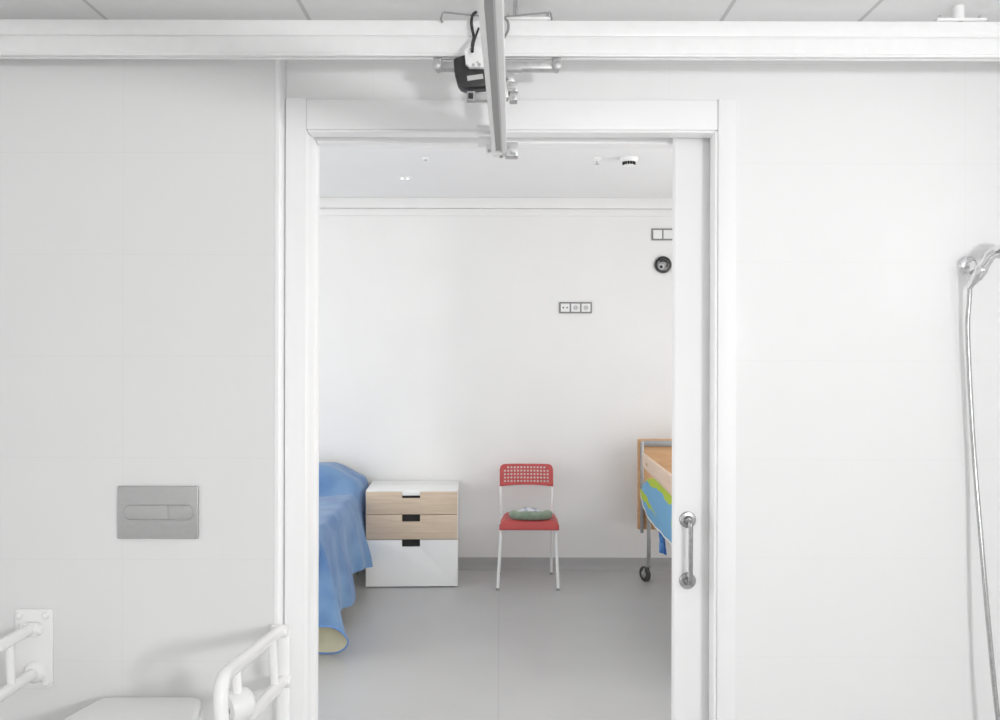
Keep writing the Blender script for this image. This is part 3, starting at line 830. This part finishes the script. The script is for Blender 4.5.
# ------------------------------------------------------------------ bedroom: bed with blue bedspread on the left
BEX0, BEX1, BEY0, BEY1 = -1.86, -.965, 4.62, 6.41
bd = thing('bed', 'single bed on the left, hidden under a blue bedspread', 'bed', ((BEX0 + BEX1) / 2, 5.5, 0))
MB().box((BEX0 + .02, BEY0 + .02, .28), (BEX1 - .02, BEY1, .37), .01).build('bed_frame', M['plinth'], bd)
MB().box((BEX0 + .01, BEY0 + .01, .37), (BEX1 - .01, BEY1 - .01, .60), .05, 4).build('mattress', M['mattress'], bd)
for X_ in (BEX0 + .07, BEX1 - .07):
    for Y_ in (BEY0 + .1, BEY1 - .1):
        MB().lathe((X_, Y_, 0), (0, 0, 1), [(0, .022), (.28, .028)], 16).build('leg', M['bed_metal'], bd)
MB().box((BEX0 + .14, 6.12, .595), (BEX1 - .22, 6.38, .725), .06, 4).build('pillow', M['mattress'], bd)

def sm(a, b_, x):
    t = min(1, max(0, (x - a) / (b_ - a))); return t * t * (3 - 2 * t)
def lerp_tab(tab, x):
    if x <= tab[0][0]: return tab[0][1]
    for (a, va), (c_, vc) in zip(tab, tab[1:]):
        if x <= c_:
            t = (x - a) / (c_ - a); t = t * t * (3 - 2 * t); return va + (vc - va) * t
    return tab[-1][1]
def top_z(x, y):
    across = sm(BEX0 - .02, BEX0 + .22, x) * (1 - sm(BEX1 - .26, BEX1 + .03, x) * .62)
    pil = sm(5.92, 6.10, y) * (1 - .10 * sm(6.25, 6.40, y))
    z = .625 + .185 * pil * across
    z -= .018 * math.exp(-((y - 5.95) / .04) ** 2) * (1 - sm(BEX1 - .2, BEX1, x))   # tuck in front of the pillow
    z += .006 * math.sin(9 * x + 4 * y) * (1 - pil) + .004 * math.sin(17 * y + 6 * x)
    return z
hemx = [(4.66, -.93), (4.80, -.915), (4.95, -.900), (5.20, -.852), (5.45, -.925), (5.62, -.870), (5.80, -.838), (5.95, -.885), (6.10, -.925), (6.40, -.94)]
hemz = [(4.66, .13), (4.95, .122), (5.20, .105), (5.45, .20), (5.60, .205), (5.80, .178), (6.0, .19), (6.4, .25)]
sp_m = MB()
NY = 120
ys = [BEY0 - .01 + (6.405 - BEY0 + .01) * k / NY for k in range(NY + 1)]
def sheet(ua, va):
    y = BEY0 - .01 + (6.405 - BEY0 + .01) * ua
    NV = 1.0
    if va < .45:                                                 # the top, left to right
        x = BEX0 + (BEX1 - .02 - BEX0) * (va / .45)
        return (x, y, top_z(x, y))
    t = (va - .45) / .55                                         # the right-hand drape
    xe = BEX1 - .02; ze = top_z(xe, y)
    xh, zh = lerp_tab(hemx, y), lerp_tab(hemz, y)
    z = ze + (zh - ze) * t
    # round over the mattress edge, then fall with folds growing towards the hem
    rnd = .030 * math.sin(min(1, t / .16) * PI / 2)
    fall = sm(.05, 1.0, t) * .55 + t * .45
    x = xe + rnd + (xh - xe - .030) * fall + .006 * t * math.sin(38 * y + 2.0 * t)
    z += .012 * (1 - min(1, t / .16)) * 0
    return (x, y, z)
sp_m.grid(sheet, NY, 70, flip=True)
def foot_sheet(ua, va):                                          # foot-end drape
    x = BEX0 + (BEX1 - .02 - BEX0) * ua
    z0 = top_z(x, BEY0 - .01); t = va
    y = BEY0 - .01 - .030 * math.sin(min(1, t / .16) * PI / 2) - .05 * t - .018 * t * math.sin(11 * x)
    return (x, y, z0 + (.14 - z0) * t)
sp_m.grid(foot_sheet, 50, 30, flip=True)
# bell-shaped fold at the foot corner, its open hem shows the lining
def bell(ua, va):
    a = 2 * PI * ua; t = va
    cxx = -.985 + (-.890 + .985) * t; cyy = 4.70 + (4.52 - 4.70) * sm(0, 1, t)
    ra = .006 + .112 * (t ** .62); rb = .006 + .072 * (t ** .6)
    z_rim = .100 - .094 * math.sin(a)                             # rear on the floor, front lifted
    z = .600 + (z_rim - .600) * t
    k = 1 + .05 * t * math.sin(3 * a + 1)
    ca_ = math.cos(a); ca_ = math.copysign(abs(ca_) ** .72, ca_)
    return (cxx - .012 * t + ra * k * ca_, cyy + rb * k * math.sin(a), z)
sp_m.grid(bell, 48, 30, closed_u=True, flip=True)
bs = sp_m.build('bedspread', M['bedspread'], angle=180)
tag(bs, 'blue bedspread with cream lining draped over the bed and hanging down to the floor', 'bedspread')
MB().tube([bell(k / 48, 1.0) for k in range(48)], .0045, 8, closed=True).build('hem', M['hem'], bs)

# ------------------------------------------------------------------ bedroom: care bed on the right, half behind the door leaf
HBY = 6.17
hbx0, hbx1 = .972, 1.93
FY = 4.12
cb = thing('care_bed', 'wooden care bed on castors with side boards, partly hidden by the sliding door', 'bed', (1.45, 5.15, 0))
def hz(py, Y=HBY): return CH - (py - 360) / F * Y
def headboard(Y, sgn):
    m = MB().prism(rrect(hbx0, hz(530), hbx1, hz(439), .012), Y, Y + .022 * sgn, 'XZ', bev=.002)
    return m.build('headboard' if sgn > 0 else 'footboard', M['beech_panel'], cb)
headboard(6.20, 1); headboard(FY, -1)
for Y, s in ((6.19, -1), (FY + .01, 1)):
    m = MB()
    fx = hbx0 + .017
    for X_ in (fx, hbx1 - .034):
        m.box((X_, Y - .016, hz(533)), (X_ + .022, Y + .009, hz(441)), .003)
    m.box((fx + .022, Y - .014, hz(446)), (hbx1 - .034, Y + .007, hz(440.5)), .003)
    m.build('end_frame', M['bed_metal'], cb)
# side boards (upper and lower) each side
for X_ in (.988, hbx1 - .045):
    bb = bmesh.new(); bmesh.ops.create_cube(bb, size=1)
    for v_ in bb.verts:
        near = v_.co.y < 0; up_ = v_.co.z > 0
        v_.co = Vector((X_ + math.copysign(.011, v_.co.x), FY + .03 if near else 6.03, (.862 if up_ else .727) if near else (.902 if up_ else .812)))
    bmesh.ops.bevel(bb, geom=list(bb.edges), offset=.006, segments=3, affect='EDGES', profile=.5)
    bo_ = MB()._merge(bb).build('side_board', M['beech_light'], cb)
    MB().lathe((X_ - .0108, 5.85, .850), (-1, 0, 0), [(0, .011), (.004, .010), (.006, .005)], 16).build('board_catch', M['beech'], bo_)
    xi = X_ + .025 if X_ < 1.4 else X_ - .025
    MB().box((xi - .009, FY + .03, .60), (xi + .009, 6.03, .685), .006, 3).build('side_board', M['beech_light'], cb)
# base frame, mattress and lifting legs
m = MB()
for X_ in (1.10, hbx1 - .17): m.box((X_, FY + .02, .46), (X_ + .04, 6.17, .52), .004)
for Y_ in (FY + .25, 5.0, 5.9): m.box((1.04, Y_, .465), (hbx1 - .07, Y_ + .04, .515), .004)
m.build('base_frame', M['bed_metal'], cb)
MB().box((1.025, FY + .03, .52), (hbx1 - .07, 6.15, .65), .03, 3).build('mattress', M['mattress'], cb)
for X_ in (1.040, hbx1 - .085):
    for Y_ in (6.13, FY + .10):
        lg = MB().box((X_ - .013, Y_ - .013, .130), (X_ + .013, Y_ + .013, .47), .003).build('leg', M['bed_metal'], cb)
        wa = Vector((.866, .5, 0)); wc = Vector((X_ - .026, Y_, .0530))
        cs = MB().lathe((X_, Y_, .112), (0, 0, 1), [(0, .020), (.010, .020), (.012, .014), (.020, .014)], 18)
        for sg in (-1, 1):
            cs.tube([wc + wa * .0185 * sg, wc + wa * .0185 * sg + Vector((.013, 0, .034)), Vector((X_, Y_, .114)) + wa * .014 * sg], [.008, .009, .010], 10)
        cs.build('castor_fork', M['bed_metal'], lg)
        wh = MB().lathe(wc - wa * .014, wa, [(0, .036), (.002, .046), (.006, .0528), (.022, .0528), (.026, .046), (.028, .036)], 32).build('wheel', M['rubber'], lg)
        MB().lathe(wc - wa * .0155, wa, [(0, .022), (.002, .026), (.029, .026), (.031, .022)], 24).build('hub', M['mid_grey'], lg)
# printed cover hung over the side boards: sagging lower edge with white piping
LOW = [(4.2, .49), (5.10, .492), (5.66, .494), (5.85, .508), (5.99, .535), (6.07, .590), (6.12, .640)]
TOP = [(4.2, .75), (5.60, .790), (5.73, .770), (5.90, .742), (6.02, .700), (6.08, .665), (6.12, .645)]
def low_edge(y): return lerp_tab(LOW, y)                           # z of the lower edge along the bed
def top_edge(y): return lerp_tab(TOP, y)
def cover_fn(u, v):
    y = 6.12 + (4.25 - 6.12) * u ** 1.4
    z1, z0 = top_edge(y), low_edge(y)
    z = z1 + (z0 - z1) * v
    bul = .008 * math.sin(PI * v) + .003 * math.sin(22 * y + 6 * v)
    return (.984 - bul + .006 * (1 - v), y, z)
cv = MB().grid(cover_fn, 70, 20).build('rail_cover', M['print'], angle=180)
tag(cv, 'blue and lime green printed cotton cover hanging along the side of the wooden bed', 'bed cover')
md = cv.modifiers.new('thickness', 'SOLIDIFY'); md.thickness = .006; md.offset = 0
MB().tube([cover_fn(k / 60, 1.0) for k in range(61)], .0065, 8).build('piping', M['piping'], cv)
def tie_fn(u, v):
    y = 5.44 + .03 * u; zt_ = low_edge(y) + .01
    return (.982 + .045 * u + .010 * v + .004 * math.sin(9 * u + 4 * v), y + .012 * math.sin(8 * u + 3 * v), zt_ - (.150 + .022 * u) * v)
tie = MB().grid(tie_fn, 14, 14).build('tie', M['blue_strap'], cv, angle=180)
md = tie.modifiers.new('thickness', 'SOLIDIFY'); md.thickness = .004; md.offset = 0
part_label(tie, 'darker blue tie end hanging below the cover')

# ------------------------------------------------------------------ bedroom: small fittings
PB = F / BY
def plate(name, px0_, py0_, px1_, py1_, n, label, cat, kinds):
    x0, x1 = (px0_ - 500) / PB, (px1_ - 500) / PB; z0, z1 = CH + (360 - py1_) / PB, CH + (360 - py0_) / PB
    r = thing(name, label, cat, ((x0 + x1) / 2, BY, (z0 + z1) / 2))
    MB().prism(rrect(x0, z0, x1, z1, .004), BY - .010, BY - .0003, 'XZ', bev=.0015).build('frame', M['frame_grey'], r)
    f = .011; wdt = (x1 - x0 - f * (n + 1)) / n
    for k in range(n):
        a = x0 + f + k * (wdt + f)
        mo = MB().box((a, BY - .0135, z0 + f), (a + wdt, BY - .0095, z1 - f), .0012).build('module', M['module'], r)
        cxm, czm = a + wdt / 2, (z0 + z1) / 2
        if kinds[k] == 'jack':
            for s in (-1, 1):
                MB().lathe((cxm + s * .014, BY - .0134, czm), (0, -1, 0), [(0, .006), (.0015, .006)], 14).build('jack', M['pin'], mo)
        elif kinds[k] == 'socket':
            MB().lathe((cxm, BY - .0134, czm), (0, -1, 0), [(0, .0185), (.0014, .0185), (.0016, .016)], 24).build('socket_ring', M['ring'], mo)
            for s in (-1, 1):
                MB().lathe((cxm + s * .008, BY - .0148, czm), (0, -1, 0), [(0, .0026), (.0006, .0026)], 10).build('pin_hole', M['pin'], mo)
    return r
plate('socket_plate', 559, 302, 591.6, 313.2, 3, 'triple grey-framed socket plate on the far wall above the chair', 'socket', ('jack', 'socket', 'socket'))
plate('switch_plate', 651.2, 228.3, 683.5, 240, 3, 'grey-framed switch plate high on the far wall above the round device', 'switch', ('blank', 'blank', 'blank'))
sx_, sz_ = (662.5 - 500) / PB, CH + (360 - 264.5) / PB
sk = thing('wall_camera', 'round black dome device on the far wall below the switch plate', 'camera', (sx_, BY, sz_))
MB().lathe((sx_, BY - .0003, sz_), (0, -1, 0), [(0, .062), (.012, .0635), (.022, .060), (.024, .050), (.018, .046)], 36).build('ring_housing', M['dark_gloss'], sk)
MB().lathe((sx_, BY - .016, sz_), (0, -1, 0), [(0, .0455), (.006, .044), (.016, .036), (.024, .022), (.027, .006)], 32).build('dome', M['mid_grey'], sk)
MB().lathe((sx_ - .017, BY - .034, sz_ - .016), (-.3, -1, -.25), [(0, .021), (.010, .020), (.013, .014)], 20).build('lens', M['ring'], sk)
MB().lathe((sx_ - .020, BY - .047, sz_ - .019), (-.3, -1, -.25), [(0, .012), (.002, .011)], 18).build('lens_glass', M['dark_gloss'], sk)
MB().tube(spline([(sx_ - .030, BY - .034, sz_ + .022), (sx_, BY - .040, sz_ + .030), (sx_ + .028, BY - .036, sz_ + .012), (sx_ + .022, BY - .036, sz_ - .022)], 5), .009, 10).build('yoke', M['dark_gloss'], sk)
# ceiling
def cpos(px, py):
    Y = (BZ - CH) * F / (360 - py); return ((px - 500) / F * Y, Y)
x_, y_ = cpos(628.5, 157.5)
sd = thing('smoke_detector', 'white smoke detector with dark slotted rim on the bedroom ceiling', 'smoke detector', (x_, y_, BZ))
MB().lathe((x_, y_, BZ), (0, 0, -1), [(0, .054), (.010, .054), (.018, .050), (.026, .044)], 32).build('housing', M['plastic_white'], sd)
for k in range(14):
    a = 2 * PI * k / 14
    MB().box((x_ + .034 * math.cos(a) - .0045, y_ + .034 * math.sin(a) - .0045, BZ - .042), (x_ + .034 * math.cos(a) + .0045, y_ + .034 * math.sin(a) + .0045, BZ - .0255), .001).build('slot', M['recess'], sd)
MB().lathe((x_, y_, BZ - .0255), (0, 0, -1), [(0, .026), (.014, .026), (.018, .034), (.022, .033), (.024, .02)], 28).build('cap', M['plastic_white'], sd)
x_, y_ = cpos(596.5, 158)
sn = thing('sprinkler', 'tiny white ceiling sprinkler left of the smoke detector', 'sprinkler', (x_, y_, BZ))
MB().lathe((x_, y_, BZ), (0, 0, -1), [(0, .026), (.004, .024), (.007, .010), (.016, .008)], 22).build('escutcheon', M['plastic_white'], sn)
MB().lathe((x_, y_, BZ - .0155), (0, 0, -1), [(0, .004), (.018, .004), (.019, .013), (.022, .013)], 16).build('deflector', M['zinc'], sn)
x_, y_ = cpos(425, 158.5)
sn2 = thing('ceiling_sensor', 'small flat round sensor on the bedroom ceiling left of the hoist rail', 'sensor', (x_, y_, BZ))
MB().lathe((x_, y_, BZ), (0, 0, -1), [(0, .026), (.006, .025), (.009, .018)], 22).build('base', M['plastic_white'], sn2)
MB().lathe((x_, y_, BZ - .0085), (0, 0, -1), [(0, .012), (.006, .010), (.008, .004)], 18).build('lens', M['ring'], sn2)
x_, y_ = cpos(404.5, 178)
dl = thing('emergency_light', 'small round emergency light with two lit spots on the bedroom ceiling', 'ceiling light', (x_, y_, BZ))
MB().lathe((x_, y_, BZ), (0, 0, -1), [(0, .052), (.003, .051), (.005, .040)], 30).build('trim_ring', M['plastic_white'], dl)
le = bpy.data.materials.new('lit_led'); le.use_nodes = True
le.node_tree.nodes['Principled BSDF'].inputs['Emission Color'].default_value = (1, 1, 1, 1)
le.node_tree.nodes['Principled BSDF'].inputs['Emission Strength'].default_value = 2.5
for s in (-1, 1):
    MB().lathe((x_ + s * .018, y_, BZ - .0045), (0, 0, -1), [(0, .007), (.004, .0065), (.006, .003)], 16).build('led', le, dl)

# ------------------------------------------------------------------ daylight and added fill lights
def area(name, loc, size, energy, rot, col=(1, 1, 1)):
    L = bpy.data.lights.new(name, 'AREA'); L.shape = 'RECTANGLE'; L.size, L.size_y = size; L.energy = energy; L.color = col
    o = bpy.data.objects.new(name, L); COL.objects.link(o); o.location = loc; o.rotation_euler = rot
    return o
area('daylight_shower', (XR + .16, (W1[0] + W1[1]) / 2, (W1[2] + W1[3]) / 2), (W1[3] - W1[2], W1[1] - W1[0]), 6, (0, math.radians(90), 0))
ls = area('added_side_light', (1.60, -1.40, 1.72), (.34, .30), 48, (0, 0, 0))  # added lamp inside the room, throws the wall shadows leftwards
ls.rotation_euler = (Vector((-.35, 2.6, 1.62)) - ls.location).to_track_quat('-Z', 'Y').to_euler()   # aimed at the door wall from inside the room
area('added_rear_fill', ((W2[0] + W2[1]) / 2, YR - .18, (W2[2] + W2[3]) / 2), (W2[1] - W2[0], W2[3] - W2[2]), 10, (math.radians(90), 0, 0))  # added fill lamp outside the made-up rear opening
area('daylight_bedroom', (BX0 - .18, (W3[0] + W3[1]) / 2, (W3[2] + W3[3]) / 2), (W3[3] - W3[2], W3[1] - W3[0]), 67, (0, math.radians(-90), 0))
area('added_bedroom_fill', (BX1 + .18, (W4[0] + W4[1]) / 2, (W4[2] + W4[3]) / 2), (W4[3] - W4[2], W4[1] - W4[0]), 59, (0, math.radians(90), 0))  # added fill lamp opposite the left bedroom window

wd = bpy.data.worlds.new('daylight'); S.world = wd; wd.use_nodes = True
wd.node_tree.nodes['Background'].inputs['Color'].default_value = (1, 1, 1, 1)
wd.node_tree.nodes['Background'].inputs['Strength'].default_value = 0.8

# ------------------------------------------------------------------ camera and view
cam = bpy.data.cameras.new('camera'); cam.sensor_fit = 'HORIZONTAL'; cam.sensor_width = 36; cam.lens = 36 * F / 1000
cam.clip_start = .05
co_ = bpy.data.objects.new('camera', cam); COL.objects.link(co_)
co_.location = (0, 0, CH); co_.rotation_euler = (PI / 2, -.0025, 0)
S.camera = co_
S.view_settings.view_transform = 'Standard'; S.view_settings.look = 'None'
S.view_settings.gamma = 1; S.view_settings.use_curve_mapping = False
S.view_settings.exposure = 0.0
S.cycles.use_denoising = True
S.cycles.max_bounces = 16; S.cycles.diffuse_bounces = 10; S.cycles.glossy_bounces = 6; S.cycles.transparent_max_bounces = 8
S.cycles.sample_clamp_indirect = 6.0
